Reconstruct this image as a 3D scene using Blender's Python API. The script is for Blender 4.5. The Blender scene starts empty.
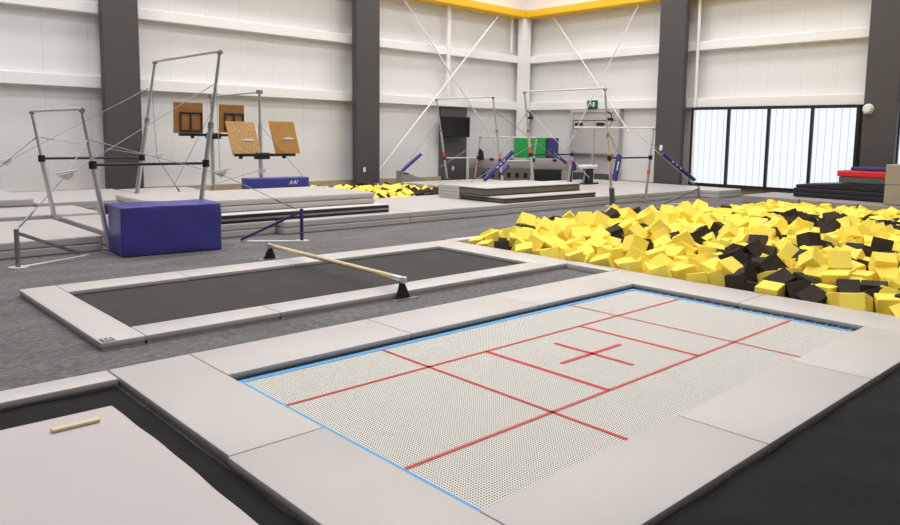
import bpy, bmesh, math, random
from mathutils import Vector, Matrix, Euler
random.seed(7)
C = bpy.context.scene.collection
PI = math.pi

# ------------------------------------------------------------------ materials
def srgb(r, g, b):
    f = lambda c: (c/255/12.92) if c/255 <= .04045 else ((c/255+.055)/1.055)**2.4
    return (f(r), f(g), f(b), 1)

class NT:
    def __init__(s, name):
        s.m = bpy.data.materials.new(name); s.m.use_nodes = True
        s.t = s.m.node_tree; s.b = s.t.nodes['Principled BSDF']
        s.out = s.t.nodes['Material Output']
    def n(s, typ, **kw):
        x = s.t.nodes.new(typ)
        for k, v in kw.items():
            if k in ('operation', 'noise_dimensions', 'blend_type', 'data_type', 'feature', 'distance'): setattr(x, k, v)
            else: x.inputs[k].default_value = v
        return x
    def l(s, a, b): s.t.links.new(a, b)
    def math(s, op, a, b=None):
        x = s.t.nodes.new('ShaderNodeMath'); x.operation = op
        for i, v in enumerate((a, b)):
            if v is None: continue
            if isinstance(v, (int, float)): x.inputs[i].default_value = v
            else: s.l(v, x.inputs[i])
        return x.outputs[0]

def mat(name, col, rough=.6, metal=0., var=.06, scale=6., bump=0., bscale=60., spec=.5, coat=0.):
    """plain procedural surface: faint noise in the colour, optional fine bump"""
    N = NT(name); c = srgb(*col)
    N.b.inputs['Roughness'].default_value = rough
    N.b.inputs['Metallic'].default_value = metal
    N.b.inputs['Specular IOR Level'].default_value = spec
    N.b.inputs['Coat Weight'].default_value = coat
    tc = N.n('ShaderNodeTexCoord')
    no = N.n('ShaderNodeTexNoise', Scale=scale, Detail=4.); N.l(tc.outputs['Object'], no.inputs['Vector'])
    rp = N.n('ShaderNodeValToRGB'); N.l(no.outputs['Fac'], rp.inputs['Fac'])
    rp.color_ramp.elements[0].position = .3; rp.color_ramp.elements[1].position = .7
    rp.color_ramp.elements[0].color = tuple(x*(1-var) for x in c[:3])+(1,)
    rp.color_ramp.elements[1].color = tuple(min(1, x*(1+var)) for x in c[:3])+(1,)
    N.l(rp.outputs['Color'], N.b.inputs['Base Color'])
    if bump:
        nb = N.n('ShaderNodeTexNoise', Scale=bscale, Detail=3.); N.l(tc.outputs['Object'], nb.inputs['Vector'])
        bp = N.n('ShaderNodeBump', Strength=bump, Distance=.01); N.l(nb.outputs['Fac'], bp.inputs['Height'])
        N.l(bp.outputs['Normal'], N.b.inputs['Normal'])
    return N.m

M = {}
M['pad'] = mat('grey_vinyl_pad', (196, 190, 188), .42, var=.015, scale=2.5, bump=.04, bscale=9)
M['mat'] = mat('grey_vinyl_mat', (182, 177, 175), .45, var=.025, scale=3, bump=.05, bscale=6)
M['matdark'] = mat('grey_mat_side', (134, 130, 129), .5, var=.03)
M['olive'] = mat('olive_mesh_side', (104, 100, 86), .8, var=.08, scale=30)
M['blackmat'] = mat('black_mat_edge', (34, 33, 32), .6)
M['white'] = mat('white_vinyl', (214, 210, 207), .5, var=.02)
M['blue'] = mat('royal_blue_vinyl', (62, 58, 140), .38, var=.05, scale=3, bump=.12, bscale=5)
M['sleeve'] = mat('blue_sleeve_fabric', (48, 47, 128), .6, var=.08)
M['green'] = mat('green_vinyl', (30, 150, 72), .5, var=.04)
M['navy'] = mat('navy_vinyl', (19, 20, 34), .5, var=.06, bump=.1, bscale=5)
M['navyblue'] = mat('dark_blue_vinyl', (52, 50, 104), .5, var=.05)
M['teal'] = mat('grey_teal_vinyl', (76, 84, 88), .6, var=.12, scale=25)
M['red'] = mat('red_vinyl', (206, 30, 42), .5, var=.04)
M['tower'] = mat('warm_grey_block', (150, 144, 142), .6, var=.03)
M['steel'] = mat('brushed_steel', (212, 212, 214), .28, metal=.9, var=.08, scale=30)
M['galv'] = mat('galvanised_steel', (150, 150, 152), .45, metal=.8, var=.15, scale=40)
M['darksteel'] = mat('black_steel', (40, 40, 42), .45, metal=.4)
M['purple'] = mat('purple_blue_steel', (66, 62, 124), .4, metal=.3)
M['rail'] = mat('pale_fibreglass_rail', (214, 208, 202), .5, var=.04, scale=12)
M['railgrey'] = mat('chalky_grey_rail', (196, 190, 186), .5, var=.08, scale=12)
M['cable'] = mat('steel_cable', (150, 150, 150), .4, metal=.6)
M['orange'] = mat('orange_tape', (226, 92, 52), .6)
M['black'] = mat('black_plastic', (24, 24, 25), .45)
M['screen'] = mat('black_glass_screen', (12, 12, 14), .12)
M['pillar'] = mat('charcoal_padding', (74, 70, 69), .6, var=.03, scale=2)
M['doorgrey'] = mat('grey_painted_door', (186, 180, 178), .5, var=.02)
M['doordark'] = mat('charcoal_painted_door', (88, 85, 86), .5, var=.02)
M['girt'] = mat('white_painted_steel', (240, 238, 237), .55, var=.01)
M['ceiling'] = mat('white_ceiling_sheet', (236, 234, 232), .7, var=.01)
M['kerb'] = mat('tan_plywood_kerb', (176, 160, 134), .7, var=.12, scale=5)
M['yellow_paint'] = mat('yellow_painted_steel', (236, 186, 30), .5, var=.03)
M['wood'] = mat('pale_ash_wood', (222, 204, 168), .5, var=.08, scale=18)
M['tan'] = mat('honey_birch_board', (184, 134, 72), .55, var=.06, scale=8)
M['brown'] = mat('brown_stained_board', (138, 92, 42), .5, var=.1, scale=6)
M['exitgreen'] = mat('exit_sign_green', (14, 96, 62), .4)
M['signwhite'] = mat('sign_white', (240, 245, 240), .5)
M['chalk'] = mat('white_chalk_dust', (196, 194, 192), .95, var=.1, scale=20)
M['blackbed'] = mat('black_nylon_bed', (62, 60, 59), .85, spec=.25, var=.12, scale=3, bump=.05, bscale=200)
M['blackfabric'] = mat('black_cover_fabric', (28, 27, 27), .9, spec=.25, var=.15, scale=4, bump=.5, bscale=9)
M['taut'] = mat('grey_brown_mat', (194, 185, 185), .5, var=.02, scale=2)
M['skyblue'] = mat('sky_blue_webbing', (84, 164, 220), .6, var=.05, scale=40)
M['redline'] = mat('red_webbing', (208, 26, 36), .6, var=.06, scale=40)
M['hook'] = mat('spring_steel', (205, 205, 205), .35, metal=.5)
M['yfoam'] = mat('yellow_foam', (254, 228, 100), .9, var=.04, scale=9, bump=.12, bscale=120, spec=.15)
M['kfoam'] = mat('black_foam', (62, 54, 50), .9, var=.1, scale=9, bump=.12, bscale=120, spec=.15)
M['label'] = mat('dark_grey_print', (84, 82, 80), .6)
M['switch'] = mat('white_plastic', (232, 232, 230), .4)
M['rust'] = mat('chalked_board', (204, 160, 104), .6, var=.24, scale=34)

def wall_material():
    N = NT('white_wall_panels'); tc = N.n('ShaderNodeTexCoord')
    sp = N.n('ShaderNodeSeparateXYZ'); N.l(tc.outputs['Object'], sp.inputs[0])
    s = N.math('ADD', sp.outputs[0], sp.outputs[1])
    fr = N.math('FRACT', N.math('MULTIPLY', s, 1/.92))
    seam = N.math('LESS_THAN', fr, .018)
    mx = N.n('ShaderNodeMix', data_type='RGBA'); N.l(seam, mx.inputs[0])
    mx.inputs[6].default_value = srgb(227, 225, 225); mx.inputs[7].default_value = srgb(216, 214, 214)
    N.l(mx.outputs[2], N.b.inputs['Base Color']); N.b.inputs['Roughness'].default_value = .6
    return N.m
M['wall'] = wall_material()

def carpet_material():
    N = NT('heathered_grey_carpet'); tc = N.n('ShaderNodeTexCoord')
    mp = N.n('ShaderNodeMapping'); mp.inputs['Scale'].default_value = (.32, 1., 1.); N.l(tc.outputs['Object'], mp.inputs['Vector'])
    n1 = N.n('ShaderNodeTexNoise', Scale=46., Detail=5., Roughness=.7); N.l(mp.outputs[0], n1.inputs['Vector'])
    n2 = N.n('ShaderNodeTexNoise', Scale=3.2, Detail=3.); N.l(mp.outputs[0], n2.inputs['Vector'])
    f = N.math('ADD', N.math('MULTIPLY', n1.outputs['Fac'], .78), N.math('MULTIPLY', n2.outputs['Fac'], .22))
    rp = N.n('ShaderNodeValToRGB'); N.l(f, rp.inputs['Fac'])
    e = rp.color_ramp.elements
    e[0].position = .34; e[0].color = srgb(74, 73, 73); e[1].position = .7; e[1].color = srgb(146, 143, 143)
    x = e.new(.5); x.color = srgb(106, 104, 104)
    N.l(rp.outputs['Color'], N.b.inputs['Base Color']); N.b.inputs['Roughness'].default_value = .95
    N.b.inputs['Specular IOR Level'].default_value = .15
    bp = N.n('ShaderNodeBump', Strength=.4, Distance=.01); N.l(n1.outputs['Fac'], bp.inputs['Height']); N.l(bp.outputs['Normal'], N.b.inputs['Normal'])
    return N.m
M['carpet'] = carpet_material()
M['pit'] = mat('dark_pit_lining', (36, 31, 28), .9)

def web_material(name, col, fill=.66, pitch=.0165):
    """woven strap grid with open holes between the straps"""
    N = NT(name); tc = N.n('ShaderNodeTexCoord'); sp = N.n('ShaderNodeSeparateXYZ'); N.l(tc.outputs['Object'], sp.inputs[0])
    fx = N.math('FRACT', N.math('MULTIPLY', sp.outputs[0], 1/pitch)); fy = N.math('FRACT', N.math('MULTIPLY', sp.outputs[1], 1/pitch))
    a = N.math('MAXIMUM', N.math('LESS_THAN', fx, fill), N.math('LESS_THAN', fy, fill))
    N.b.inputs['Base Color'].default_value = srgb(*col); N.b.inputs['Roughness'].default_value = .6
    tr = N.n('ShaderNodeBsdfTransparent'); ms = N.n('ShaderNodeMixShader')
    N.l(a, ms.inputs[0]); N.l(tr.outputs[0], ms.inputs[1]); N.l(N.b.outputs[0], ms.inputs[2]); N.l(ms.outputs[0], N.out.inputs['Surface'])
    return N.m
M['web'] = web_material('white_string_bed', (220, 217, 210), .5)
M['redweb'] = web_material('red_string_line', (212, 66, 62), .5)

def pane_material():
    """daylit translucent vertical blinds behind the glass"""
    N = NT('daylit_vertical_blinds'); tc = N.n('ShaderNodeTexCoord'); sp = N.n('ShaderNodeSeparateXYZ'); N.l(tc.outputs['Object'], sp.inputs[0])
    fr = N.math('FRACT', N.math('MULTIPLY', sp.outputs[1], 1/.19))
    ln = N.math('LESS_THAN', fr, .1)
    mx = N.n('ShaderNodeMix', data_type='RGBA'); N.l(ln, mx.inputs[0])
    mx.inputs[6].default_value = (.84, .89, 1, 1); mx.inputs[7].default_value = (.50, .54, .62, 1)
    N.b.inputs['Base Color'].default_value = (.05, .05, .05, 1); N.b.inputs['Roughness'].default_value = .2
    N.l(mx.outputs[2], N.b.inputs['Emission Color']); N.b.inputs['Emission Strength'].default_value = 1.0
    return N.m
M['pane'] = pane_material()

# ------------------------------------------------------------------ helpers
LOC = {}
def finish(name, bm, m, parent=None, origin=None, smooth=False):
    """links bm (built in world coordinates) as one mesh object"""
    me = bpy.data.meshes.new(name)
    if parent is not None: org = LOC[parent.name]
    elif origin is not None: org = Vector(origin)
    else:
        vs = [v.co for v in bm.verts]
        lo = Vector((min(v.x for v in vs), min(v.y for v in vs), min(v.z for v in vs))); hi = Vector((max(v.x for v in vs), max(v.y for v in vs), max(v.z for v in vs)))
        org = Vector(((lo.x+hi.x)/2, (lo.y+hi.y)/2, lo.z))
    bmesh.ops.translate(bm, verts=bm.verts, vec=-org)
    bmesh.ops.recalc_face_normals(bm, faces=bm.faces)
    bm.to_mesh(me); bm.free()
    for mm in (m if isinstance(m, (list, tuple)) else [m]): me.materials.append(M[mm])
    if smooth:
        for p in me.polygons: p.use_smooth = True
        try: me.set_sharp_from_angle(angle=math.radians(40))
        except Exception: pass
    o = bpy.data.objects.new(name, me); C.objects.link(o)
    if parent is not None: o.parent = parent
    else: o.location = org
    LOC[o.name] = org
    return o

def tag(o, label=None, cat=None, group=None, kind=None):
    if label: o['label'] = label
    if cat: o['category'] = cat
    if group: o['group'] = group
    if kind: o['kind'] = kind
    return o

def thing(name, label, cat, loc, group=None):
    o = bpy.data.objects.new(name, None); C.objects.link(o); o.location = loc; o.empty_display_size = .1
    LOC[o.name] = Vector(loc)
    return tag(o, label, cat, group)

def part(name, bm, m, parent, label=None, smooth=False, kind=None):
    o = finish(name, bm, m, parent, smooth=smooth)
    if label: o['label'] = label
    if kind: o['kind'] = kind
    return o

def add_box(bm, x0, x1, y0, y1, z0, z1, r=0., seg=2, rot=0., mi=0):
    """rounded box, optionally turned about its own centre"""
    t = bmesh.new(); bmesh.ops.create_cube(t, size=1)
    for v in t.verts: v.co = Vector((v.co.x*(x1-x0), v.co.y*(y1-y0), v.co.z*(z1-z0)))
    if r: bmesh.ops.bevel(t, geom=list(t.edges), offset=r, segments=seg, profile=.5, affect='EDGES')
    bmesh.ops.rotate(t, verts=t.verts, cent=(0, 0, 0), matrix=Matrix.Rotation(rot, 3, 'Z'))
    bmesh.ops.translate(t, verts=t.verts, vec=((x0+x1)/2, (y0+y1)/2, (z0+z1)/2))
    for f in t.faces: f.material_index = mi
    me = bpy.data.meshes.new('t'); t.to_mesh(me); t.free(); bm.from_mesh(me); bpy.data.meshes.remove(me)
    return bm

def box(x0, x1, y0, y1, z0, z1, r=0., seg=2, rot=0.):
    return add_box(bmesh.new(), x0, x1, y0, y1, z0, z1, r, seg, rot)

def add_tube(bm, pts, r, seg=10, r2=None, mi=0):
    """tube along a polyline, capped"""
    pts = [Vector(p) for p in pts]; rings = []
    for i, p in enumerate(pts):
        d = (pts[min(i+1, len(pts)-1)]-pts[max(i-1, 0)]).normalized()
        up = Vector((0, 0, 1)) if abs(d.z) < .95 else Vector((1, 0, 0))
        a = d.cross(up).normalized(); b = d.cross(a).normalized()
        rr = r if r2 is None else r+(r2-r)*i/(len(pts)-1)
        rings.append([bm.verts.new(p+a*rr*math.cos(2*PI*k/seg)+b*rr*math.sin(2*PI*k/seg)) for k in range(seg)])
    for A, B in zip(rings, rings[1:]):
        for k in range(seg):
            bm.faces.new((A[k], A[(k+1) % seg], B[(k+1) % seg], B[k])).material_index = mi
    bm.faces.new(rings[0]); bm.faces.new(rings[-1])
    return bm

def tube(pts, r, seg=10, r2=None): return add_tube(bmesh.new(), pts, r, seg, r2)

def add_prism(bm, poly, vec):
    """polygon (world points) swept along vec"""
    a = [bm.verts.new(Vector(p)) for p in poly]; b = [bm.verts.new(Vector(p)+Vector(vec)) for p in poly]
    bm.faces.new(a); bm.faces.new(b[::-1]); n = len(a)
    for i in range(n): bm.faces.new((a[i], b[i], b[(i+1) % n], a[(i+1) % n]))
    return bm
def prism(poly, vec): return add_prism(bmesh.new(), poly, vec)

def beam(p, q, w, h=None):
    """square bar from p to q"""
    p, q = Vector(p), Vector(q); d = (q-p).normalized(); up = Vector((0, 0, 1)) if abs(d.z) < .95 else Vector((1, 0, 0))
    a = d.cross(up).normalized()*w/2; b = d.cross(a).normalized()*(h or w)/2
    return prism([p+a+b, p-a+b, p-a-b, p+a-b], q-p)

def text_mesh(s, size, m4, shear=0., ext=.002):
    cu = bpy.data.curves.new('lettering', 'FONT'); cu.body = s; cu.size = size; cu.extrude = ext; cu.shear = shear
    cu.align_x = 'CENTER'; cu.align_y = 'CENTER'
    o = bpy.data.objects.new('lettering', cu); C.objects.link(o)
    dg = bpy.context.evaluated_depsgraph_get(); me = bpy.data.meshes.new_from_object(o.evaluated_get(dg))
    bpy.data.objects.remove(o); bm = bmesh.new(); bm.from_mesh(me); bpy.data.meshes.remove(me)
    bm.transform(m4); return bm

def structure(name, bm, m, parent=None, origin=None):
    o = finish(name, bm, m, parent, origin=origin)
    if parent is None: o['kind'] = 'structure'
    return o

# ------------------------------------------------------------------ the room
XR, YL, TOP = 15.7, 15.1, 9.0          # girt faces of the right and left walls
holes = [(-2.45, 2.45, -1.42, 1.6, .95), (2.8, 13.2, -5.5, 4.55, .8), (5.2, 8.6, 10.25, 13.2, .5)]
def floor_mesh():
    bm = bmesh.new()
    xs = sorted({-9., 16.}.union(*[{h[0], h[1]} for h in holes])); ys = sorted({-8., 15.6}.union(*[{h[2], h[3]} for h in holes]))
    V = {}
    def v(x, y, z):
        k = (round(x, 4), round(y, 4), round(z, 4))
        if k not in V: V[k] = bm.verts.new(k)
        return V[k]
    for x0, x1 in zip(xs, xs[1:]):
        for y0, y1 in zip(ys, ys[1:]):
            if any(h[0] <= x0 and x1 <= h[1] and h[2] <= y0 and y1 <= h[3] for h in holes): continue
            bm.faces.new((v(x0, y0, 0), v(x1, y0, 0), v(x1, y1, 0), v(x0, y1, 0)))
    for a, b, c, d, dep in holes:
        P = [(a, c), (b, c), (b, d), (a, d)]
        for i in range(4):
            p, q = P[i], P[(i+1) % 4]
            bm.faces.new((v(*p, 0), v(*q, 0), v(*q, -dep), v(*p, -dep))).material_index = 1
        bm.faces.new([v(*p, -dep) for p in P]).material_index = 1
    return bm
fl = structure('floor', floor_mesh(), ['carpet', 'pit'], origin=(0, 0, 0))
wl = structure('wall_left', box(-9, 16, YL+.22, YL+.4, 0, TOP), 'wall', origin=(0, 0, 0))
wr = structure('wall_right', box(XR+.22, XR+.4, -8, YL+.4, 0, TOP), 'wall', origin=(0, 0, 0))
structure('ceiling', box(-9, 16.2, -8, YL+.4, TOP, TOP+.1), 'ceiling')
for z0, z1 in ((2.49, 2.76), (4.15, 4.4)):
    structure('girt', box(-9, XR+.2, YL, YL+.22, z0, z1, .01, 1), 'girt', wl)
    structure('girt', box(XR, XR+.22, -8, YL, z0, z1, .01, 1), 'girt', wr)
structure('corner_post', box(15.3, XR-.005, YL-.28, YL-.005, 0, 5.72, .01, 1), 'girt', wl)
structure('vertical_post', box(11.93, 12.05, YL-.06, YL-.003, 2.8, 5.72), 'girt', wl)
structure('conduit', tube([(14.95, YL-.03, 4.5), (14.95, YL-.03, 5.7)], .03), 'girt', wl)
for p, q in (((10.09, 15.02, 5.66), (15.1, 15.02, .3)), ((14.13, 14.95, 5.62), (9.0, 14.95, .33))):
    structure('brace_rod', tube([p, q], .026, 8), 'girt', wl)
for p, q in (((15.6, 13.74, 5.66), (15.6, 10.45, 1.75)), ((15.53, 10.23, 5.66), (15.53, 13.0, 1.0))):
    structure('brace_rod', tube([p, q], .02, 8), 'girt', wr)
structure('conduit', tube([(15.65, 8.2, .2), (15.65, 8.2, 5.7)], .045), 'girt', wr)
# yellow steel ledge running round the top of both walls
def ledge(ax):
    bm = bmesh.new()
    if ax == 'x':
        add_box(bm, -9, XR+.15, YL-.32, YL+.2, 5.86, 5.94); add_box(bm, -9, XR-.3, YL-.32, YL-.26, 5.72, 5.86); add_box(bm, -9, XR, YL-.3, YL+.2, 5.7, 5.75)
    else:
        add_box(bm, XR-.32, XR+.2, -8, YL-.33, 5.86, 5.94); add_box(bm, XR-.32, XR-.26, -8, YL-.33, 5.72, 5.86); add_box(bm, XR-.3, XR+.2, -8, YL-.33, 5.7, 5.75)
    return bm
structure('trim_1', ledge('x'), 'yellow_paint'); structure('trim_2', ledge('y'), 'yellow_paint')
structure('baseboard_left', box(-9, 11.78, YL+.04, YL+.21, 0, .19, .005, 1), 'kerb')
structure('baseboard_right', box(XR+.04, XR+.21, -8, 10.9, 0, .2, .005, 1), 'kerb')

def pillar(x0, x1, y0, y1, zb, label):
    t = thing('pillar', label, 'pillar', ((x0+x1)/2, (y0+y1)/2, 0)); t['kind'] = 'structure'
    part('steel_foot', box((x0+x1)/2-.1 if x1-x0 < .3 else (x0+x1)/2-.2, (x0+x1)/2+.1 if x1-x0 < .3 else (x0+x1)/2+.2, (y0+y1)/2-.12, (y0+y1)/2+.12, 0, zb+.05), 'pillar', t)
    part('padding', box(x0, x1, y0, y1, zb, 5.68, .02, 2), 'pillar', t)
    part('steel_column', box(x1, XR-.01, y0+.15, y1-.15, .21, 5.68) if x1-x0 < .3 else box(x0+.2, x1-.2, y1, YL-.01, .2, 5.68), 'pillar', t)
    return t
pillar(1.36, 2.14, 14.65, 14.9, .17, 'dark grey padded wall pillar behind the left uneven bars')
p2 = pillar(8.12, 8.93, 14.65, 14.9, .1, 'dark grey padded wall pillar between the tan boards and the dark door')
part('outlet_plate', box(8.33, 8.41, 14.63, 14.652, .44, .58, .004, 1), 'switch', p2)
p3 = pillar(15.3, 15.5, 8.42, 9.3, .02, 'dark grey padded wall pillar between the exit doors and the wide window')
part('switch_plate', box(15.28, 15.302, 9.02, 9.12, 1.2, 1.36, .004, 1), 'switch', p3)
p4 = pillar(15.3, 15.5, 2.66, 3.42, .02, 'dark grey padded wall pillar at the far end of the wide window, above the navy mats')
def alarm():
    bm = bmesh.new()
    add_tube(bm, [(15.3, 3.3, 2.36), (15.22, 3.3, 2.36), (15.18, 3.3, 2.36), (15.165, 3.3, 2.36)], .13, 20, .08)
    add_box(bm, 15.25, 15.3, 3.2, 3.4, 2.24, 2.4, .02, 2)
    return bm
tag(finish('motion_sensor', alarm(), 'switch', smooth=True), 'white dome sensor fixed on the dark pillar beside the window', 'sensor')

# windows
def window(n, y0, y1, cnt, z0=.2, z1=2.485):
    w = thing('window_%d' % n, None, None, (XR-.03, (y0+y1)/2, z0)); w['kind'] = 'structure'
    f = bmesh.new(); fw = .075
    add_box(f, XR-.1, XR+.2, y0, y1, z0, z0+fw); add_box(f, XR-.1, XR+.2, y0, y1, z1-fw, z1)
    step = (y1-y0)/cnt
    for k in range(cnt+1):
        yy = y0+k*step; a, b = (yy, yy+fw) if k == 0 else ((yy-fw, yy) if k == cnt else (yy-fw/2, yy+fw/2))
        add_box(f, XR-.1, XR+.2, a, b, z0+fw, z1-fw)
    part('window_frame', f, 'black', w)
    for k in range(cnt):
        part('pane', box(XR-.02, XR+.01, y0+k*step+.03, y0+(k+1)*step-.03, z0+.06, z1-.06), 'pane', w)
window(1, 3.6, 8.28, 4); window(2, -1.6, 2.74, 4)

# doors
d = thing('door_1', None, None, (12.4, YL, 0)); d['kind'] = 'structure'
part('leaf', box(11.8, 12.98, YL+.1, YL+.2, .03, 2.46, .01, 1), 'doordark', d)
part('light_switch', box(12.32, 12.4, YL+.08, YL+.101, .38, .52, .004, 1), 'switch', d)
d = thing('door_2', None, None, (XR, 11.87, 0)); d['kind'] = 'structure'
f = bmesh.new()
add_box(f, XR-.03, XR+.2, 10.9, 11.0, 0, 2.48); add_box(f, XR-.03, XR+.2, 12.8, 12.9, 0, 2.48); add_box(f, XR-.03, XR+.2, 11.0, 12.8, 2.38, 2.48)
part('door_frame', f, 'doorgrey', d)
part('transom', box(XR, XR+.15, 11.0, 12.8, 2.12, 2.38, .01, 1), 'doorgrey', d)
for a, b in ((11.01, 11.89), (11.91, 12.79)):
    lf = part('door_leaf', box(XR+.01, XR+.1, a, b, .02, 2.1, .008, 1), 'doorgrey', d)
    part('panic_bar', box(XR-.09, XR-.03, a+.05, b-.05, .93, 1.03, .015, 2), 'galv', lf)
    part('kick_plate', box(XR-.0, XR+.012, a+.04, b-.04, .06, .36), 'doordark', lf)
    part('door_closer', box(XR-.06, XR+.01, b-.4, b-.1, 1.96, 2.04, .01, 1), 'darksteel', lf)

# exit sign: white running figure on green
s = thing('exit_sign', 'green exit sign with white running figure above the grey double doors', 'sign', (XR-.05, 11.98, 2.44))
part('sign_body', box(XR-.08, XR-.002, 11.78, 12.18, 2.5, 2.78, .015, 2), 'exitgreen', s)
def running_man():
    x = XR-.083; Y = lambda u: 11.98-u; bm = bmesh.new()
    def bar(u0, z0, u1, z1, w): add_tube(bm, [(x, Y(u0), z0), (x, Y(u1), z1)], w, 6)
    add_tube(bm, [(x-.003, Y(-.045), 2.735), (x+.003, Y(-.045), 2.735)], .02, 10)
    bar(-.05, 2.705, -.02, 2.64, .016); bar(-.02, 2.64, -.065, 2.6, .012); bar(-.065, 2.6, -.1, 2.56, .01); bar(-.02, 2.64, .02, 2.6, .012); bar(.02, 2.6, .01, 2.545, .01)
    bar(-.05, 2.7, -.1, 2.67, .009); bar(-.045, 2.695, .005, 2.675, .009)
    add_box(bm, x-.002, x+.003, Y(.15), Y(.06), 2.54, 2.75)
    for v in bm.verts: v.co.y = 11.98+(v.co.y-11.98)*.75; v.co.z = 2.64+(v.co.z-2.64)*.75
    return bm
part('pictogram', running_man(), 'signwhite', s, 'white running figure and doorway')

t = thing('television', 'black flat television mounted in front of the charcoal door', 'television', (12.15, 14.9, 1.49))
part('casing', box(11.49, 12.8, 14.86, 14.93, 1.49, 2.16, .012, 2), 'black', t)
part('screen', box(11.52, 12.77, 14.852, 14.861, 1.52, 2.13), 'screen', t)
part('wall_bracket', box(12.0, 12.3, 14.92, 15.22, 1.7, 1.95), 'darksteel', t)

# ------------------------------------------------------------------ mats
def folded(x0, x1, y0, y1, z0, z1, n, r=.018, rot=0.):
    bm = bmesh.new(); h = (z1-z0)/n
    for k in range(n): add_box(bm, x0, x1, y0, y1, z0+k*h+.001, z0+(k+1)*h-.001, r, 2)
    if rot: bmesh.ops.rotate(bm, verts=bm.verts, cent=((x0+x1)/2, (y0+y1)/2, 0), matrix=Matrix.Rotation(rot, 3, 'Z'))
    return bm
def mat_thing(label, args, m='mat', name='gym_mat', cat='mat', group=None, **kw):
    return tag(finish(name, folded(*args, **kw), m), label, cat, group)
PZ = .205
g = 'grey landing mats of the long platform'
mat_thing('grey folded landing mat on the carpet left of the royal blue block', (-4.0, -1.12, 7.0, 9.3, 0, PZ, 2), group=g)
mat_thing('grey landing mat directly behind the royal blue block', (-.96, 1.42, 7.14, 9.5, 0, PZ, 2), group=g)
mat_thing('grey landing mat in the front row under the right end of the black-edged mat', (1.44, 3.9, 6.94, 9.5, 0, PZ, 2), group=g)
mat_thing('grey landing mat in the platform front row, just right of the black-edged mat', (3.92, 6.44, 6.96, 9.5, 0, PZ, 2), group=g)
mat_thing('grey landing mat in the platform front row, under the olive-sided mat stack', (6.46, 8.94, 7.02, 9.5, 0, PZ, 2), group=g)
mat_thing('grey landing mat behind the front posts of the bars beside the foam pit', (8.96, 11.44, 7.06, 9.5, 0, PZ, 2), group=g)
mat_thing('grey landing mat behind the right floor anchor of the right bars', (11.46, 13.9, 6.98, 9.5, 0, PZ, 2), group=g)
mat_thing('grey landing mat at the window end of the platform', (13.92, 15.2, 6.4, 9.5, 0, PZ, 2), group=g)
g2 = 'grey landing mats of the back row'
mat_thing('grey landing mat in the back row under the far bars, beside the back foam pit', (8.75, 12.0, 9.55, 13.4, 0, PZ, 2), group=g2)
mat_thing('grey landing mat in the back row under the white-topped trainer', (12.02, 15.2, 9.55, 11.6, 0, PZ, 2), group=g2)
# stack in front of the tan boards
tk = thing('crash_mat', 'thin white-topped mat with black and grey edge, in the stack right of the blue block', 'mat', (2., 7.8, PZ))
part('foam_core', box(-.4, 3.6, 7.16, 8.95, PZ, PZ+.115), ['blackmat'], tk)
part('side_band', box(-.38, 3.59, 7.15, 8.0, PZ+.042, PZ+.07), 'matdark', tk)
part('white_cover', box(-.41, 3.59, 7.17, 8.96, PZ+.115, PZ+.135, .006, 1), 'white', tk)
mat_thing('thick grey mat lying on top of the black-edged mat', (-.25, 3.5, 7.42, 9.2, PZ+.137, .54, 2), r=.03)
# left back mats
mat_thing('thin grey mat with pale edge just behind the left bars', (-4.0, -.4, 9.5, 10.85, 0, .25, 2))
mat_thing('tall grey double mat in the far left corner of the view', (-4.2, -.97, 11.0, 13.6, 0, .38, 3))
mat_thing('low grey mat standing beside the tall double mat in front of the first pillar', (-.93, 1.1, 11.0, 13.6, 0, .3, 2))
mat_thing('grey mat behind the tall post of the left bars near the kerb', (1.15, 2.6, 10.6, 13.4, 0, .3, 2))
bl = thing('foam_board', 'black low padded strip lying behind the royal blue block', 'mat', (.6, 9.8, PZ))
part('pad', box(-.3, .75, 9.62, 9.9, .0, .34, .02, 2), 'blackmat', bl)
# royal blue block
b = thing('foam_block', 'royal blue vinyl block standing on the carpet by the left bars', 'block', (-.5, 6.6, 0))
def blue_block():
    bm = bmesh.new(); bmesh.ops.create_grid(bm, x_segments=1, y_segments=1, size=.5); bm.clear()
    add_box(bm, -1.1, .13, 6.22, 6.86, .0, .625, .022, 3)
    bmesh.ops.subdivide_edges(bm, edges=[e for e in bm.edges if e.calc_length() > .3], cuts=7, use_grid_fill=True)
    for v in bm.verts:
        x, y, z = v.co
        k = .012*math.sin(x*9+1)*math.sin(z*11)+.006*math.sin(x*23+z*17)
        if y < 6.27: v.co.y += k - .012*math.exp(-((z-.33)/.02)**2)*-1
        if z > .6: v.co.z += .6*k
    bmesh.ops.rotate(bm, verts=bm.verts, cent=(-.5, 6.6, 0), matrix=Matrix.Rotation(math.radians(-4.5), 3, 'Z'))
    return bm
part('cover', blue_block(), 'blue', b, smooth=True)
# low blue mat with lettering
b = thing('blue_mat', 'low blue mat with white lettering standing below the tan boards', 'mat', (3.55, 11.1, 0))
part('cover', box(2.9, 4.32, 10.98, 11.3, 0, .6, .02, 3), 'blue', b, smooth=True)
m4 = Matrix.Translation((3.92, 10.976, .49)) @ Matrix.Rotation(PI/2, 4, 'X')
part('lettering', text_mesh('AAI', .13, m4, .35), 'signwhite', b, 'white slanted AAI lettering')
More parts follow.
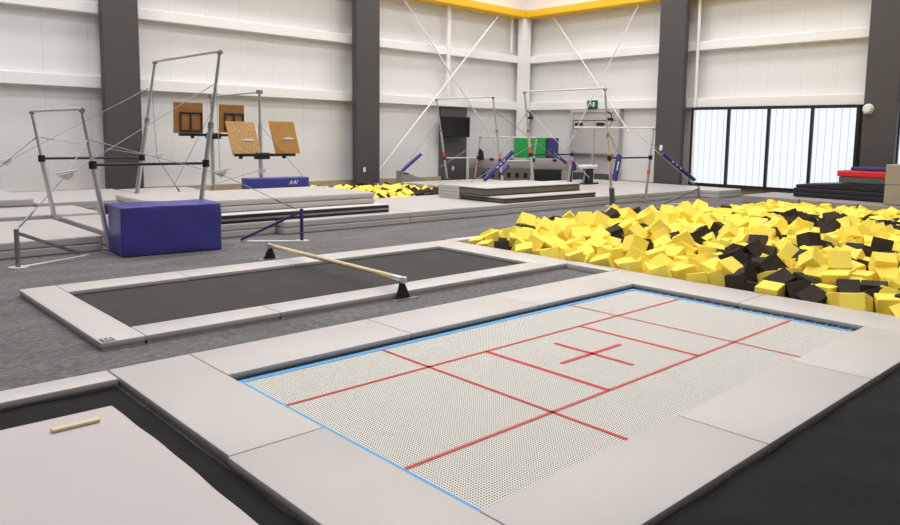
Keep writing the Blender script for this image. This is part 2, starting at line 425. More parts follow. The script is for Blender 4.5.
# olive sided stack in the middle
def olive_mat(label, x0, x1, y0, y1, z0, z1):
    t = thing('crash_mat', label, 'mat', ((x0+x1)/2, (y0+y1)/2, z0)); e = .022
    part('mesh_side', box(x0+.012, x1-.012, y0+.012, y1-.012, z0+e, z1-e), 'olive', t)
    part('bottom_edge', box(x0, x1, y0, y1, z0, z0+e, .004, 1), 'blackmat', t)
    part('top_cover', box(x0, x1, y0, y1, z1-e-.004, z1, .004, 1), ['pad'], t)
    part('edge_binding', box(x0-.003, x1+.003, y0-.003, y1+.003, z1-e-.02, z1-e, .003, 1), 'blackmat', t)
olive_mat('thin olive-sided crash mat, bottom of the stack between the two right bars', 6.43, 9.46, 7.08, 8.35, PZ, PZ+.115)
olive_mat('thick olive-sided crash mat, top of the stack between the two right bars', 6.36, 9.45, 7.53, 8.35, PZ+.118, .495)
mat_thing('grey four-layer folded mat behind the olive-sided stack', (6.38, 9.2, 8.37, 9.05, PZ, .49, 4), r=.01)
# long soft block standing diagonally before the corner
def diag(u0, u1, v0, v1, z0, z1, r=.02):
    """box in the frame that runs across the room corner: u along, v back"""
    bm = box(u0, u1, v0, v1, z0, z1, r, 2)
    bmesh.ops.rotate(bm, verts=bm.verts, cent=(0, 0, 0), matrix=Matrix.Rotation(math.radians(-45), 3, 'Z'))
    bmesh.ops.translate(bm, verts=bm.verts, vec=(13.37, 13.07, 0)); return bm
t = thing('soft_block', 'long grey soft block with olive vent band and black end, across the room corner', 'block', (13.37, 13.07, 0))
part('grey_top', diag(-1.66, 1.72, .0, .7, .5, .84, .03), 'tower', t, smooth=True)
part('vent_band', diag(-1.66, .42, .01, .69, .0, .5), 'olive', t)
part('black_end', diag(.42, 1.35, .005, .69, .02, .5), 'black', t)
part('grey_end', diag(1.35, 1.72, .01, .69, .0, .5), 'tower', t)
for k in range(7): part('vent', diag(-1.5+k*.27, -1.38+k*.27, -.006, .012, .22, .38, .003), 'black', t)
for u in (-1.0, -.35, .2, 1.05): part('strap', diag(u, u+.14, -.012, .02, .76, .835, .004), 'black', t)
t = finish('soft_block', diag(-.16, .9, 1.0, 1.5, 0, 1.52, .03), 'green'); tag(t, 'tall green foam block standing behind the long grey soft block', 'block')
t = finish('soft_block', diag(.92, 1.32, .95, 1.45, 0, 1.52, .03), 'navyblue'); tag(t, 'tall dark blue foam block beside the green one', 'block')
# wedge behind the back pit
t = thing('wedge_mat', 'grey wedge mat with dark pocket slits behind the back foam pit', 'mat', (9.5, 13.75, 0))
part('wedge', prism([(9.08, 13.75, .0), (10.45, 13.75, .0), (10.3, 13.75, .08), (9.08, 13.75, .5)], (0, .3, 0)), 'tower', t)
for z, x1 in ((.4, 9.3), (.13, 9.3)): part('slit', box(9.11, x1, 13.738, 13.755, z, z+.035), 'black', t)
part('slit', box(9.42, 9.72, 13.738, 13.755, .1, .13), 'black', t)
# white topped trainer
t = thing('mushroom_trainer', 'white-topped padded trainer on a dark pedestal in front of the exit doors', 'gym trainer', (12.98, 10.05, PZ))
part('padded_top', box(12.7, 13.26, 9.85, 10.2, .655, .765, .045, 4), 'white', t, smooth=True)
part('pedestal', box(12.84, 13.12, 9.92, 10.12, PZ+.04, .655, .02, 2), 'darksteel', t)
for dx in (-.21, .21): part('leg', tube([(12.98+dx, 10.02, PZ), (12.98+dx*.6, 10.02, .66)], .03), 'galv', t)
part('base_plate', box(12.66, 13.3, 9.85, 10.2, PZ, PZ+.04, .01, 1), 'darksteel', t)

# navy mats, red mat, grey block at the window
mat_thing('navy folded mat with a slumped end, bottom of the pile in front of the window', (13.9, 15.0, 2.3, 4.42, .2, .42, 2), 'navy')
def slump():
    bm = box(13.92, 15.0, 2.3, 4.38, .422, .60, .02, 2)
    bmesh.ops.subdivide_edges(bm, edges=[e for e in bm.edges if abs(e.verts[0].co.y-e.verts[1].co.y) > 1], cuts=8, use_grid_fill=True)
    for v in bm.verts:
        k = max(0, (v.co.y-3.1)/1.26)
        if v.co.z > .5: v.co.z -= .1*k
    return bm
tag(finish('gym_mat', slump(), 'navy'), 'navy mat sloping down to one side under the grey mat by the window', 'mat')
mat_thing('dark grey mat between the navy mats and the red mat', (13.9, 15.0, 2.28, 3.38, .602, .745, 1), 'teal')
mat_thing('bright red mat near the top of the pile by the window', (13.88, 14.95, 2.26, 3.42, .747, .885, 1), 'red', r=.025)
mat_thing('thin dark blue mat on top of the red mat', (14.1, 15.0, 2.24, 3.2, .887, .97, 1), 'navyblue')
mat_thing('grey block stack at the right edge of the view beside the red mat', (13.3, 14.9, .3, 2.2, .2, 1.08, 2), 'tower', name='soft_block', cat='block', r=.02)
for k, (a, b_, lab) in enumerate(((4.0, 5.4, 'grey low pad along the back of the foam pit, nearest the platform'), (2.7, 3.98, 'grey low pad along the back of the foam pit, in front of the navy mats'),
                            (1.45, 2.68, 'grey low pad along the back of the foam pit, in front of the red mat'), (-.9, 1.43, 'grey low pad along the back of the foam pit, below the grey block stack'))):
    mat_thing(lab, (13.22, 15.0, a, b_, 0, .195, 1), 'tower', group='low pads behind the foam pit')

# ------------------------------------------------------------------ uneven bars
def clamp_bm(p, r=.055, h=.12, mi=0): return tube([(p[0], p[1], p[2]-h/2), (p[0], p[1], p[2]+h/2)], r, 10)
def lerp(p, q, t): return tuple(a+(b-a)*t for a, b in zip(p, q))
def tightener(P, parent):
    bm = bmesh.new(); x, y, z = P
    tri = [(x-.08, y+.02, z-.0), (x+.08, y-.02, z+.045), (x+.09, y-.02, z+.015), (x+.02, y, z-.05)]
    add_prism(bm, tri, (.01, .012, 0)); add_tube(bm, [(x-.1, y+.02, z+.03), (x+.12, y-.03, z+.07)], .01, 8)
    return part('tightener', bm, 'rail', parent)
def anchor(P, foot, m, parent, h):
    a = part('floor_anchor', tube([(P[0], P[1], 0), (P[0], P[1], h)], .026, 10), m, parent)
    part('strut', beam((P[0]+(foot[0]-P[0])*.05, P[1]+(foot[1]-P[1])*.05, h-.06), (foot[0], foot[1], .03), .034), m, a)
    bm = bmesh.new(); add_tube(bm, [(P[0], P[1], 0), (P[0], P[1], .012)], .1, 14); add_prism(bm, [(P[0]-.03, P[1]-.05, 0), (foot[0]+.05, foot[1]-.05, 0), (foot[0]+.15, foot[1]+.05, 0), (P[0], P[1]+.05, 0)], (0, 0, .008))
    part('base_plate', bm, 'chalk', a, 'chalk-dusted floor plate')
    return a
def uneven_bars(label, Yn, Yf, hi, lo, hib, lob, zh, zl, tape, railm, spread_z, base_z=0., tape_z=.5, sm='darksteel'):
    """hi / lo: x of the rails; hib / lob: x of the post feet"""
    t = thing('uneven_bars', label, 'gymnastics bars', ((hib+lob)/2, (Yn+Yf)/2, 0)); posts = {}
    for k, (xt, xb, z) in (('hi', (hi, hib, zh)), ('lo', (lo, lob, zl))):
        for Y, e in ((Yn, 'n'), (Yf, 'f')):
            b0 = (xb, Y, (PZ if (e == 'f' and (k == 'hi' or xb > 0)) else base_z)+.009); tp = (xt, Y, z); mid = lerp(b0, tp, .62)
            po = part('post', tube([b0, mid], .034, 12), 'steel', t, smooth=True)
            part('extension_tube', tube([mid, tp], .022, 10), 'steel', po, smooth=True)
            part('collar', tube([lerp(b0, tp, .6), lerp(b0, tp, .63)], .04, 12), 'galv', po)
            part('rail_holder', tube([(xt, Y-.04, z), (xt, Y+.04, z)], .03, 10), 'galv', po)
            part('foot_plate', box(xb-.06, xb+.06, Y-.06, Y+.06, b0[2]-.008, b0[2]+.012), 'galv', po)
            if tape: part('tape_band', tube([lerp(b0, tp, tape_z-.03), lerp(b0, tp, tape_z+.03)], .038, 10), 'orange', po, 'orange tape band')
            posts[k+e] = (b0, tp)
        part('rail', tube([(xt, Yn-.02, z+.02), (xt, Yf+.02, z+.02)], .021, 14), railm, t, 'horizontal grip rail', smooth=True)
    for e in 'nf':
        bh, th = posts['hi'+e]; bl_, tl = posts['lo'+e]
        fh = (spread_z-bh[2])/(th[2]-bh[2]); f2 = (spread_z-bl_[2])/(tl[2]-bl_[2])
        sp = part('spreader', tube([lerp(bl_, tl, f2), lerp(bh, th, fh)], .019, 8), sm, t)
        part('clamp', clamp_bm(lerp(bl_, tl, f2), .048, .1), 'darksteel', sp); part('clamp', clamp_bm(lerp(bh, th, fh), .048, .1), 'darksteel', sp)
    return t, posts
def rigging(t, posts, e, T, A, chain=True):
    """cables of one corner: floor point A to a tightener T, on to the low and the high post"""
    for k, f in (('lo', .8), ('hi', .84)):
        b0, tp = posts[k+e]; p = lerp(b0, tp, f)
        part('cable', tube([T, p], .0045, 6), 'cable', t)
        part('turnbuckle', tube([lerp(p, T, .03), lerp(p, T, .13)], .009, 8), 'galv', t)
    part('cable', tube([T, A], .006, 6), 'cable', t)
    part('turnbuckle', tube([lerp(A, T, .03), lerp(A, T, .3)], .013, 8), 'galv', t)
    tightener(T, t)

t, P = uneven_bars('uneven bars on slanted steel posts beside the royal blue block', 7.0, 9.4, .51, -1.3, .1, -1.04, 2.66, 1.79, False, 'railgrey', 1.11)
rigging(t, P, 'n', (-1.62, 6.6, 1.0), (-2.2, 6.31, .45)); rigging(t, P, 'n', (.29, 6.6, .98), (1.27, 6.24, .46))
rigging(t, P, 'f', (-1.58, 9.9, 1.03), (-2.2, 10.3, .3)); rigging(t, P, 'f', (.68, 9.9, 1.1), (1.3, 10.3, .3))
anchor((-2.22, 6.31), (-1.47, 6.75), 'galv', t, .44); anchor((1.32, 6.22), (.6, 6.66), 'purple', t, .47)
part('floor_anchor', tube([(1.3, 10.3, 0), (1.3, 10.3, .32)], .03), 'darksteel', t); part('floor_anchor', tube([(-2.2, 10.3, .25), (-2.2, 10.3, .34)], .03), 'darksteel', t)

def sleeve(t, p, q, r=.05, marks=True):
    s_ = part('cable_sleeve', tube([p, lerp(p, q, .03), lerp(p, q, .97), q], r, 12), 'sleeve', t, 'blue padded cable sleeve', smooth=True)
    if marks:
        d = (Vector(q)-Vector(p)).normalized(); off = Vector((-.717, -.697, .0))*(r*.9); up = d.cross(off).normalized()*.012
        bm = bmesh.new()
        for a in (.3, .42, .54):
            c = Vector(lerp(p, q, a))+off; add_prism(bm, [c-d*.03-up, c+d*.03-up, c+d*.03+up, c-d*.03+up], off.normalized()*.012)
        part('white_print', bm, 'signwhite', s_, 'small white printed marks')
t, P = uneven_bars('uneven bars beside the foam pit with orange tape on the posts', 6.75, 9.15, 9.22, 11.24, 9.65, 10.98, 2.62, 1.79, True, 'rail', 1.1, tape_z=.42)
ra = (12.15, 6.02, .4)
part('cable', tube([lerp(*P['lon'], .8), ra], .008, 6), 'cable', t); sleeve(t, (10.95, 6.3, 1.2), (12.02, 6.05, .57), .045)
anchor((12.18, 6.01), (11.1, 6.27), 'galv', t, .4)
for e in 'nf':
    part('cable', tube([lerp(*P['hi'+e], .86), (12.1, 6.1 if e == 'n' else 9.3, .45)], .007, 6), 'girt', t)
part('cable', tube([lerp(*P['hif'], .8), (8.25, 9.6, .4)], .008, 6), 'cable', t); sleeve(t, (9.15, 9.45, 1.16), (8.32, 9.58, .49), .055)
sleeve(t, (8.87, 9.3, .84), (8.67, 9.35, .62), .04, False)
sleeve(t, (9.66, 6.62, 1.17), (9.5, 6.6, .6), .06)
part('cable', tube([(9.4, 6.7, 1.6), (9.66, 6.62, 1.17)], .01, 6), 'cable', t)
part('post_boot', tube([(9.66, 6.75, .02), (9.6, 6.75, .42)], .062, 12), 'teal', t, 'dark padded boot on the front tall post')
part('chalk_patch', tube([(9.66, 6.75, .0), (9.66, 6.75, .016)], .16, 20), 'chalk', t)
for e in 'nf':
    bm = bmesh.new(); x, y, z = lerp(*P['hi'+e], .8)
    add_tube(bm, [(x, y, z+.05), (x+.12, y-.04, z-.02), (x+.16, y-.04, z-.18), (x+.1, y-.02, z-.3)], .014, 6); add_box(bm, x+.06, x+.16, y-.08, y, z-.16, z-.1)
    part('tension_handle', bm, 'darksteel', t)
t, P = uneven_bars('uneven bars farthest back, in front of the television and long soft block', 11.5, 13.9, 10.49, 12.36, 10.95, 12.15, 2.61, 1.5, True, 'rail', .85, PZ, tape_z=.32, sm='rail')
part('cable', tube([lerp(*P['hif'], .75), (9.3, 14.3, .3)], .008, 6), 'cable', t); sleeve(t, (10.06, 14.1, .97), (9.45, 14.24, .47), .05, False)
part('cable', tube([lerp(*P['hin'], .85), (13.3, 10.9, .6)], .008, 6), 'cable', t); sleeve(t, (12.54, 11.1, 1.17), (13.17, 11.0, .77), .045)
part('cable', tube([lerp(*P['lon'], .9), (9.5, 11.3, .3)], .008, 6), 'cable', t)
part('cable', tube([lerp(*P['lof'], .9), (10.8, 14.2, .5)], .008, 6), 'cable', t)
part('floor_anchor', tube([(13.3, 10.9, PZ), (13.3, 10.9, .6)], .03), 'darksteel', t)
sleeve(t, (13.4, 10.95, .9), (13.5, 10.95, .55), .08, False)
part('tension_handle', prism([(12.2, 13.8, .75), (12.45, 13.8, .78), (12.4, 13.8, 1.05), (12.25, 13.8, 1.15)], (.02, .05, 0)), 'black', t)

# ------------------------------------------------------------------ high bar with folded coaching boards
def board_on(t, x0, x1, xs, Y, z0, z1, m, label, frame, lean):
    """board leaning back: top at Y, bottom at Y-lean; bottom shifted sideways by xs"""
    q = [(x0+xs, Y-lean, z0), (x1+xs, Y-lean, z0), (x1, Y, z1), (x0, Y, z1)]
    bd = part('spotting_board', prism(q, (0, .03, .004)), m, t, label)
    A, B, Cc, D = [Vector(v) for v in q]
    def on(u, v, off=-.02): return A+(B-A)*u+(D-A)*v+Vector((0, off, 0))
    if frame:
        bm = bmesh.new()
        for p, r in (((.22, .1), (.22, .7)), ((.95, .1), (.95, .7)), ((.2, .68), (.97, .68)), ((.2, .1), (.97, .1)), ((.57, .1), (.57, .68))):
            add_tube(bm, [on(*p), on(*r)], .022, 8)
        part('folding_frame', bm, 'black', bd, 'black tube frame')
    else:
        bm = bmesh.new()
        add_prism(bm, [on(.4, .47), on(.45, .5), on(.45, .44)], (0, .012, 0))
        for k in range(5): add_prism(bm, [on(.5+k*.06, .445), on(.545+k*.06, .445), on(.545+k*.06, .5), on(.5+k*.06, .5)], (0, .012, 0))
        add_prism(bm, [on(.82, .44), on(.87, .47), on(.82, .5)], (0, .012, 0))
        part('white_print', bm, 'signwhite', bd, 'row of small white marks')
t = thing('high_bar', 'steel high bar with folding brown and tan coaching boards above the low blue mat', 'gymnastics bar', (3.3, 12.4, 0))
for (x, y, z) in ((3.45, 11.5, 2.4), (3.2, 13.3, 2.34)):
    po = part('post', tube([(x, y, 0), (x, y, z*.72)], .042, 12), 'steel', t, smooth=True)
    part('extension_tube', tube([(x, y, z*.7), (x, y, z)], .028, 10), 'steel', po, smooth=True)
    part('rail_holder', box(x-.05, x+.05, y-.05, y+.05, z-.04, z+.04), 'galv', po)
part('rail', tube([(3.45, 11.5, 2.4), (3.2, 13.3, 2.34)], .02, 12), 'railgrey', t, 'horizontal grip rail')
def arm(x, y, z, x0, x1):
    bm = beam((x0, y-.1, z), (x1, y-.1, z), .06); add_box(bm, x-.16, x+.16, y-.14, y+.02, z-.09, z+.05, .02, 1)
    for dx in (-.5, .5): add_box(bm, x+dx-.03, x+dx+.03, y-.13, y-.07, z-.08, z)
    return bm
part('board_arm', arm(3.45, 11.5, 1.07, 2.82, 4.22), 'black', t); part('board_arm', arm(3.2, 13.3, 1.47, 2.4, 3.95), 'black', t)
board_on(t, 2.67, 3.3, .13, 11.48, 1.06, 1.76, 'rust', 'worn tan coaching board smudged with chalk', False, .05)
board_on(t, 3.65, 4.24, .13, 11.48, 1.1, 1.79, 'tan', 'clean tan coaching board', False, .05)
board_on(t, 2.33, 2.98, -.03, 13.26, 1.5, 2.18, 'brown', 'brown coaching board, frame side out', True, .04)
board_on(t, 3.37, 3.97, -.03, 13.26, 1.53, 2.17, 'brown', 'brown coaching board, frame side out', True, .04)
part('cable', tube([(3.45, 11.5, 1.7), (4.35, 11.3, .6)], .006, 6), 'cable', t); part('cable', tube([(3.2, 13.3, 2.0), (2.4, 13.6, .3)], .006, 6), 'cable', t)
part('cable', tube([(3.45, 11.5, .75), (1.9, 11.2, .4)], .006, 6), 'cable', t); tightener((3.4, 11.38, .72), t)

# ------------------------------------------------------------------ trampolines
def pads(t, rects, z=.063, m='pad'):
    for (x0, x1, y0, y1) in rects:
        p_ = part('edge_pad', box(x0+.003, x1-.003, y0+.003, y1-.003, .022, z, .007, 2), m, t, smooth=True)
        part('pad_backing', box(x0+.01, x1-.01, y0+.01, y1-.01, .0, .024), 'mat', p_)
# large string bed trampoline
t = thing('trampoline', 'large sunken trampoline with white string bed and red markings', 'trampoline', (0, 0, 0))
bm = bmesh.new(); bmesh.ops.create_grid(bm, x_segments=8, y_segments=4, size=1)
for v in bm.verts: v.co = Vector((v.co.x*2.135-.012, v.co.y*1.06, .018))
bed = part('bed', bm, 'web', t, 'white woven string bed')
bm = bmesh.new(); w = .06
for a in ((-2.19, 2.14, 1.055, 1.105), (-2.19, 2.14, -1.1, -1.055), (-2.19, -2.135, -1.055, 1.055), (2.09, 2.14, -1.055, 1.055)): add_box(bm, a[0], a[1], a[2], a[3], .012, .021)
part('border_band', bm, 'skyblue', bed, 'sky blue webbing border')
def line(x0, x1, y0, y1, m):
    bm = bmesh.new(); bm.faces.new([bm.verts.new(v) for v in ((x0, y0, .0205), (x1, y0, .0205), (x1, y1, .0205), (x0, y1, .0205))])
    part('marking_line', bm, m, bed, 'red marking line')
for y in (-.54, .54): line(-2.135, 2.09, y-.014, y+.014, 'redweb')
for x in (-1.075, 1.075): line(x-.014, x+.014, -1.055, 1.055, 'redweb')
for x in (-.54, .54): line(x-.017, x+.017, -.54, .54, 'redline')
line(-.35, .35, -.017, .017, 'redline'); line(-.017, .017, -.35, .35, 'redline')
for k in range(22):
    y = -1.0+k*.095; part('spring', tube([(2.15, y, .016), (2.24, y, .02), (2.46, y, .02)], .005, 6), 'hook', t)
bm = bmesh.new()
add_box(bm, -2.45, 2.45, 1.56, 1.6, -.1, .0); add_box(bm, -2.45, 2.45, -1.42, -1.38, -.1, .0); add_box(bm, -2.45, -2.41, -1.38, 1.56, -.1, 0); add_box(bm, 2.41, 2.45, -1.38, 1.56, -.1, 0)
part('frame', bm, 'darksteel', t)
pads(t, [(-2.715, -2.2, .04, 1.72), (-2.725, -2.2, -1.61, .04), (2.2, 2.79, .0, 1.72), (2.2, 2.79, -1.7, .0),
         (-2.2, -.74, 1.135, 1.72), (-.74, .71, 1.135, 1.72), (.71, 2.2, 1.135, 1.72),
         (-2.2, -.68, -1.61, -1.095), (-.68, .8, -1.61, -1.095), (.8, 2.2, -1.61, -1.095), (2.2, 2.79, -3.2, -1.7)])
# tumbling trampoline with black bed
t = thing('trampoline', 'narrow trampoline with plain black bed and grey pads beyond the large one', 'trampoline', (0, 3.5, 0))
part('bed', box(-2.3, 2.35, 2.62, 4.4, .0, .02), 'blackbed', t, 'black nylon bed')
pads(t, [(-2.56, -2.25, 2.36, 4.71), (-2.25, -1.16, 2.36, 2.69), (-1.16, .03, 2.36, 2.69), (.03, 1.2, 2.36, 2.69), (1.2, 2.3, 2.36, 2.69),
         (-2.25, -1.1, 4.32, 4.71), (-1.1, .06, 4.32, 4.71), (.06, 1.24, 4.32, 4.71), (1.24, 2.3, 4.32, 4.71), (2.3, 2.79, 3.6, 4.71), (2.3, 2.79, 2.36, 3.6)])
bm = box(-2.545, -2.455, 2.375, 2.465, .0648, .0665)
lb = part('pad_label', bm, 'label', t, 'small dark printed label on the pad corner')
bm = bmesh.new()
for k, (a, b_) in enumerate(((.02, .03), (.045, .03), (.07, .03), (.02, .075), (.06, .075))): add_box(bm, -2.545+a*.9, -2.545+a*.9+.016, 2.372+b_*.8, 2.372+b_*.8+.025, .066, .067)
part('print', bm, 'mat', lb)
tag(finish('pit_edge_pad', box(2.6, 2.79, 1.73, 2.35, .0, .065, .007, 2), 'pad', smooth=True), 'short grey pad strip at the pit edge between the two trampolines', 'pad')
tag(finish('pit_edge_pad', box(2.8, 6.2, 4.555, 4.74, .0, .065, .007, 2), 'pad', smooth=True), 'long grey pad strip along the far side of the foam pit', 'pad')
# trampoline in the left foreground, covered with a grey mat
t = thing('trampoline', 'black-bedded trampoline in the near left corner under the flat grey mat', 'trampoline', (-4.2, 0, 0))
def fabric(x0, x1, y0, y1, z, amp, nx, ny, edge=.0):
    bm = bmesh.new(); bmesh.ops.create_grid(bm, x_segments=nx, y_segments=ny, size=1)
    for v in bm.verts:
        x = x0+(v.co.x+1)/2*(x1-x0); y = y0+(v.co.y+1)/2*(y1-y0)
        v.co = Vector((x, y, z+amp*(.5*math.sin(x*5.1+y*2.3)*math.sin(y*4.3-x*1.7)+.5*math.sin(x*11+y*7.9)+.4*math.sin(y*16-x*9))))
    return bm
part('bed', fabric(-6.4, -2.73, -3.6, 1.53, .012, .004, 60, 70), 'blackfabric', t, 'black woven bed')
pads(t, [(-4.6, -2.72, 1.5, 1.72), (-6.5, -4.6, 1.5, 1.72)])
def soft_mat():
    bm = bmesh.new(); bmesh.ops.create_grid(bm, x_segments=50, y_segments=70, size=1)
    for v in bm.verts:
        fx, fy = v.co.x, v.co.y
        x = -4.6+fx*1.72; y = -1.2+fy*2.32
        if fx > .9: x += .003*math.sin(y*5.1)+.002*math.sin(y*14+1)
        v.co = Vector((x, y, .05+.003*math.sin(x*2+y*3)-.006*max(0, (max(abs(fx), abs(fy))-.975)/.025)))
    r = bmesh.ops.extrude_face_region(bm, geom=list(bm.faces))
    for v in r['geom']:
        if isinstance(v, bmesh.types.BMVert): v.co.z = .019
    return bm
tag(finish('floor_mat', soft_mat(), 'taut', smooth=True), 'flat grey mat with a wooden stick on it in the near left corner', 'mat')
bm = box(-3.235, -3.01, .885, .925, .054, .07, .003, 1); bmesh.ops.rotate(bm, verts=bm.verts, cent=(-3.12, .905, 0), matrix=Matrix.Rotation(.02, 3, 'Z'))
tag(finish('wooden_stick', bm, 'wood'), 'short pale wooden stick lying on the flat grey mat', 'stick')
tag(finish('floor_cover', fabric(-3.2, 8.0, -7.0, -1.62, .022, .007, 120, 70), 'blackfabric'), 'black fabric cover spread over the floor along the near right side of the large trampoline', 'cover')
# wooden floor bar
t = thing('floor_bar', 'pale wooden bar on two black triangular feet across the narrow trampoline', 'gymnastics bar', (.17, 3.7, 0))
part('rail', tube([(.12, 2.42, .19), (.22, 5.0, .17)], .024, 14), 'wood', t, 'pale wooden rail', smooth=True)
for y, x, s_, z in ((2.32, .115, 1, .19), (5.12, .225, -1, .17)):
    ft = part('foot', prism([(x-.082, y, .0), (x+.082, y, .0), (x+.022, y+.02*s_, z-.03), (x-.022, y+.02*s_, z-.03)], (0, .022, 0)), 'black', t)
    bm = tube([(x, y-.0, z), (x+.004*s_, y+.16*s_, z)], .026, 12); add_box(bm, x-.028, x+.028, y-.02, y+.03, z-.04, z+.025, .008, 1)
    part('end_fitting', bm, 'steel', ft, 'steel end fitting')
    part('base_flange', box(x-.15, x+.15, y-.05, y+.06, 0, .006), 'galv', ft)

# ------------------------------------------------------------------ foam pit
BLK = [(3.43, 3.82), (2.9, 3.89), (5.75, 4.77), (5.62, 4.52), (6.93, 5.24), (6.49, 4.59), (3.85, 2.52), (3.74, 2.38), (4.56, 2.78), (3.58, 2.03), (6.81, 3.86), (6.41, 3.34), (4.38, 1.84), (4.25, 1.67), (8.7, 4.63), (8.25, 3.16), (6.8, 2.22), (6.84, 2.35), (5.2, 2.05), (4.97, 1.69), (4.02, 1.1), (3.64, 0.8), (3.49, 0.54), (3.53, 0.62), (4.1, 0.64), (3.89, 0.62), (3.09, 0.44), (3.23, 0.48), (3.46, 0.29), (4.75, 0.95), (4.1, 0.88), (5.43, 0.98), (4.66, 0.52), (8.03, 2.0), (8.39, 1.96), (8.92, 2.08), (9.11, 1.91), (7.58, 1.35), (7.98, 1.62), (7.73, 1.24), (6.32, 0.77), (9.39, 1.68), (8.27, 1.09), (8.32, 1.18), (7.01, 0.56), (9.81, 1.38), (9.45, 1.0), (8.2, 0.72), (8.01, 0.43), (5.21, 0.45), (5.21, 0.18), (5.24, -0.01), (4.03, 0.04), (3.93, -0.17), (4.29, -0.19), (4.1, -0.45), (5.15, -0.25), (5.06, -0.32), (3.13, -0.1), (2.88, -0.36), (3.28, -0.73), (3.29, -0.88), (4.2, -0.74), (9.4, 2.22), (8.46, 1.76), (8.58, 1.64), (8.27, 1.36), (8.66, 2.16), (7.58, 1.65), (8.84, 0.99), (8.49, 0.76), (8.93, 0.77), (4.87, 1.88), (4.57, 1.79), (3.77, 0.83), (3.73, 0.6), (3.68, 0.5), (3.25, 0.43), (3.09, 0.5), (3.06, 0.33), (3.95, 1.02), (3.52, 0.26), (4.01, -0.02), (4.01, -0.3), (6.55, 5.11), (6.38, 4.67), (4.0, 2.71), (3.69, 2.27), (7.38, 4.07)]
CAM = Vector((-4.163753, -3.094392, 1.564165)); F = 732.4078
YAW, PITCH, ROLL = .79921, -.1129386, .016526
fw = Vector((math.cos(YAW)*math.cos(PITCH), math.sin(YAW)*math.cos(PITCH), math.sin(PITCH))); r0 = Vector((math.sin(YAW), -math.cos(YAW), 0)); u0 = r0.cross(fw)
rt = math.cos(ROLL)*r0+math.sin(ROLL)*u0; up = -math.sin(ROLL)*r0+math.cos(ROLL)*u0
def in_frame(p, mar=10):
    d_ = Vector(p)-CAM; z = d_.dot(fw)
    if z < .1: return False
    x = 450+29.246+F*d_.dot(rt)/z; y = 262.5-44.152-F*d_.dot(up)/z
    return -mar < x < 900+mar and -mar < y < 525+mar
def smooth01(t): t = max(0, min(1, t)); return t*t*(3-2*t)
def pile(x, y):
    dx = min(x-2.8, 13.2-x); dy = 4.55-y; dd = min(dx, dy)
    return (.16-.22*smooth01((x-6.)/6.5))*smooth01(dd/.8)+.03*math.sin(x*1.3+y*.8)*smooth01(dd)
blocks = []       # (pos, rot, size, kind)
S = .222; ny = 0
y = -5.3
row = 0
while y < 4.5:
    x = 2.94+(row % 2)*S*.5
    while x < 13.0:
        px, py = x+random.uniform(-.05, .05), y+random.uniform(-.05, .05)
        h = pile(px, py)+random.uniform(-.045, .055)
        blocks.append([Vector((px, py, h)), Euler((random.uniform(-.55, .55), random.uniform(-.55, .55), random.uniform(0, PI))), random.uniform(.19, .235), 'y'])
        if random.random() < .13 and 3.05 < px < 8.5 and py < 4.35:
            blocks.append([Vector((px+.09, py+.08, h+.13)), Euler((random.uniform(-.9, .9), random.uniform(-.9, .9), random.uniform(0, PI))), random.uniform(.19, .225), 'y'])
        x += S
    y += S*.92; row += 1
for bx, by in BLK:
    near = sorted(blocks, key=lambda b: (b[0].x-bx)**2+(b[0].y-by)**2-.1*b[0].z)[:3 if bx > 7.5 else (2 if random.random() < .8 else 1)]
    for b in near: b[3] = 'k'
for b in blocks:
    if 7.9 < b[0].x < 11.2 and .7 < b[0].y < 2.9 and random.random() < .3: b[3] = 'k'
    if 4.2 < b[0].x < 6.1 and 3.7 < b[0].y < 4.5 and random.random() < .42: b[3] = 'k'
    if b[3] == 'y' and not in_frame(b[0]) and random.random() < .2: b[3] = 'k'
def foam_shape(i, sx, sy, sz):
    bm = box(-sx/2, sx/2, -sy/2, sy/2, -sz/2, sz/2, .035, 2)
    me = bpy.data.meshes.new('foam_cube'); bmesh.ops.recalc_face_normals(bm, faces=bm.faces); bm.to_mesh(me); bm.free(); return me
SH = {}
for k, m in (('y', 'yfoam'), ('k', 'kfoam')):
    SH[k] = [foam_shape(i, 1*a, 1*b_, 1*c) for i, (a, b_, c) in enumerate(((1, 1, 1), (1, .95, 1.08), (1.1, .9, 1)))]
    for me in SH[k]: me.materials.append(M[m])
# unit meshes carry a bevel meant for their real size
for k in SH:
    for me in SH[k]: me.transform(Matrix.Scale(1, 4))
vis = sorted((b for b in blocks if in_frame(b[0])), key=lambda b: (b[0]-CAM).length)
solo = vis[:295]; rest = [b for b in blocks if not any(b is s for s in solo)] if False else None
sid = {id(b) for b in solo}; rest = [b for b in blocks if id(b) not in sid]
front = sorted((b for b in solo if b[0].x < 3.06), key=lambda b: -b[0].y)
ORD = 'first second third fourth fifth sixth seventh eighth ninth tenth eleventh twelfth thirteenth fourteenth fifteenth sixteenth seventeenth eighteenth nineteenth twentieth'.split()
def ordinal(n):
    if n < 20: return ORD[n]
    tens = ('twenty', 'thirty', 'forty', 'fifty', 'sixty')[(n+1)//10-2]
    return tens+('-'+ORD[(n+1) % 10-1] if (n+1) % 10 else '')
rank = {}
for k in 'yk':
    for i, b in enumerate([b for b in front if b[3] == k]): rank[id(b)] = i
for b in solo:
    o = bpy.data.objects.new('foam_cube', random.choice(SH[b[3]])); C.objects.link(o)
    o.location = b[0]; o.rotation_euler = b[1]; o.scale = (b[2],)*3
    col = 'yellow' if b[3] == 'y' else 'black'
    if id(b) in rank: tag(o, '%s foam cube against the grey pit-edge pads, %s %s one from the far corner' % (col, ordinal(rank[id(b)]), col), 'foam cube', 'foam cubes in the pit')
    else: tag(o, '%s foam cube in the heap behind the front row of the big pit' % col, 'foam cube', 'foam cubes in the pit')
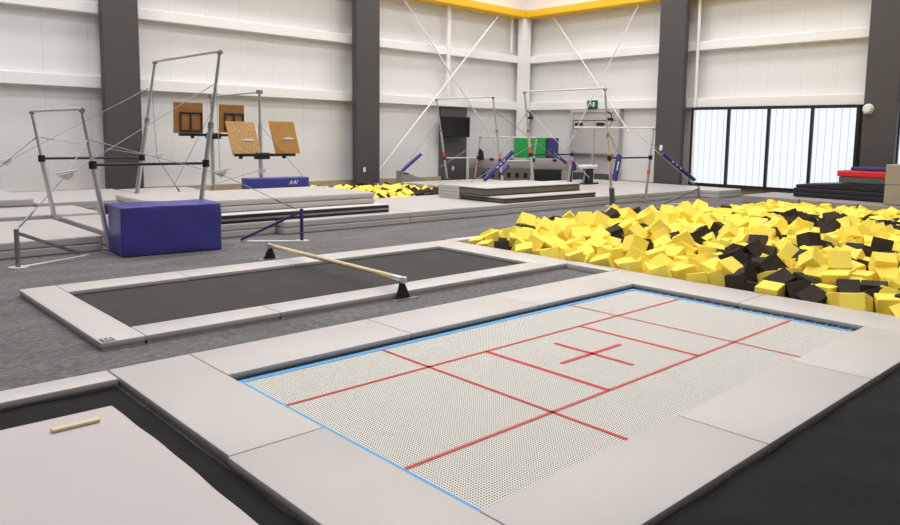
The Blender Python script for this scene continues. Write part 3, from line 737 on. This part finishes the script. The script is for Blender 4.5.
# everything farther, the layer beneath and the pit at the back of the hall
bm = bmesh.new()
def add_cube(p, e, s, k):
    R = e.to_matrix(); V = [bm.verts.new(Vector(p)+R @ Vector((a*s/2, b_*s/2, c*s/2))) for a in (-1, 1) for b_ in (-1, 1) for c in (-1, 1)]
    for q in ((0, 1, 3, 2), (4, 6, 7, 5), (0, 4, 5, 1), (2, 3, 7, 6), (0, 2, 6, 4), (1, 5, 7, 3)):
        bm.faces.new([V[i] for i in q]).material_index = 0 if k == 'y' else 1
for b in rest: add_cube(b[0], b[1], b[2], b[3])
yy = -5.3
while yy < 4.5:
    xx = 3.0
    while xx < 13.1:
        add_cube((xx+random.uniform(-.04, .04), yy+random.uniform(-.04, .04), pile(xx, yy)-.2), Euler((random.uniform(-.5, .5), random.uniform(-.5, .5), random.uniform(0, PI))), .22, 'y' if random.random() < .8 else 'k')
        xx += .21
    yy += .21
yy = 10.35
while yy < 13.15:
    xx = 5.3
    while xx < 8.5:
        blk = (xx > 7.1 and yy < 11.3) or random.random() < .22
        add_cube((xx+random.uniform(-.05, .05), yy+random.uniform(-.05, .05), .02+random.uniform(-.05, .08)), Euler((random.uniform(-.7, .7), random.uniform(-.7, .7), random.uniform(0, PI))), random.uniform(.18, .23), 'k' if blk else 'y')
        xx += .2
    yy += .2
tag(finish('foam_cubes', bm, ['yfoam', 'kfoam'], origin=(8, 0, 0)), 'yellow and black foam cubes filling the far part of the pit', 'foam cubes', kind='stuff')

# ------------------------------------------------------------------ light
def area(x, y, z, sx, sy, p, col=(1, .997, 1)):
    L = bpy.data.lights.new('ceiling_lamp', 'AREA'); L.shape = 'RECTANGLE'; L.size = sx; L.size_y = sy; L.energy = p; L.color = col; L.spread = math.radians(165)
    o = bpy.data.objects.new('ceiling_lamp', L); C.objects.link(o); o.location = (x, y, z); return o
for x in (-4, .5, 5, 9.5, 13.5):
    for y in (-1.5, 2.5, 6.5, 10.2, 13.4):
        area(x, y, TOP-.15, 1.4, .8, 92)
w = bpy.data.worlds.new('World'); bpy.context.scene.world = w; w.use_nodes = True
w.node_tree.nodes['Background'].inputs[0].default_value = (.95, .97, 1, 1); w.node_tree.nodes['Background'].inputs[1].default_value = .12

# ------------------------------------------------------------------ camera
cd = bpy.data.cameras.new('camera'); cam = bpy.data.objects.new('camera', cd); C.objects.link(cam)
cd.sensor_fit = 'HORIZONTAL'; cd.sensor_width = 36; cd.lens = F*36/900
cd.shift_x = -29.246/900; cd.shift_y = -44.152/900
cam.matrix_world = Matrix(((rt.x, up.x, -fw.x, CAM.x), (rt.y, up.y, -fw.y, CAM.y), (rt.z, up.z, -fw.z, CAM.z), (0, 0, 0, 1)))
cd.clip_start = .05
sc = bpy.context.scene; sc.camera = cam
sc.view_settings.view_transform = 'Standard'; sc.view_settings.look = 'None'; sc.view_settings.gamma = 1; sc.view_settings.use_curve_mapping = False
sc.view_settings.exposure = 0.1
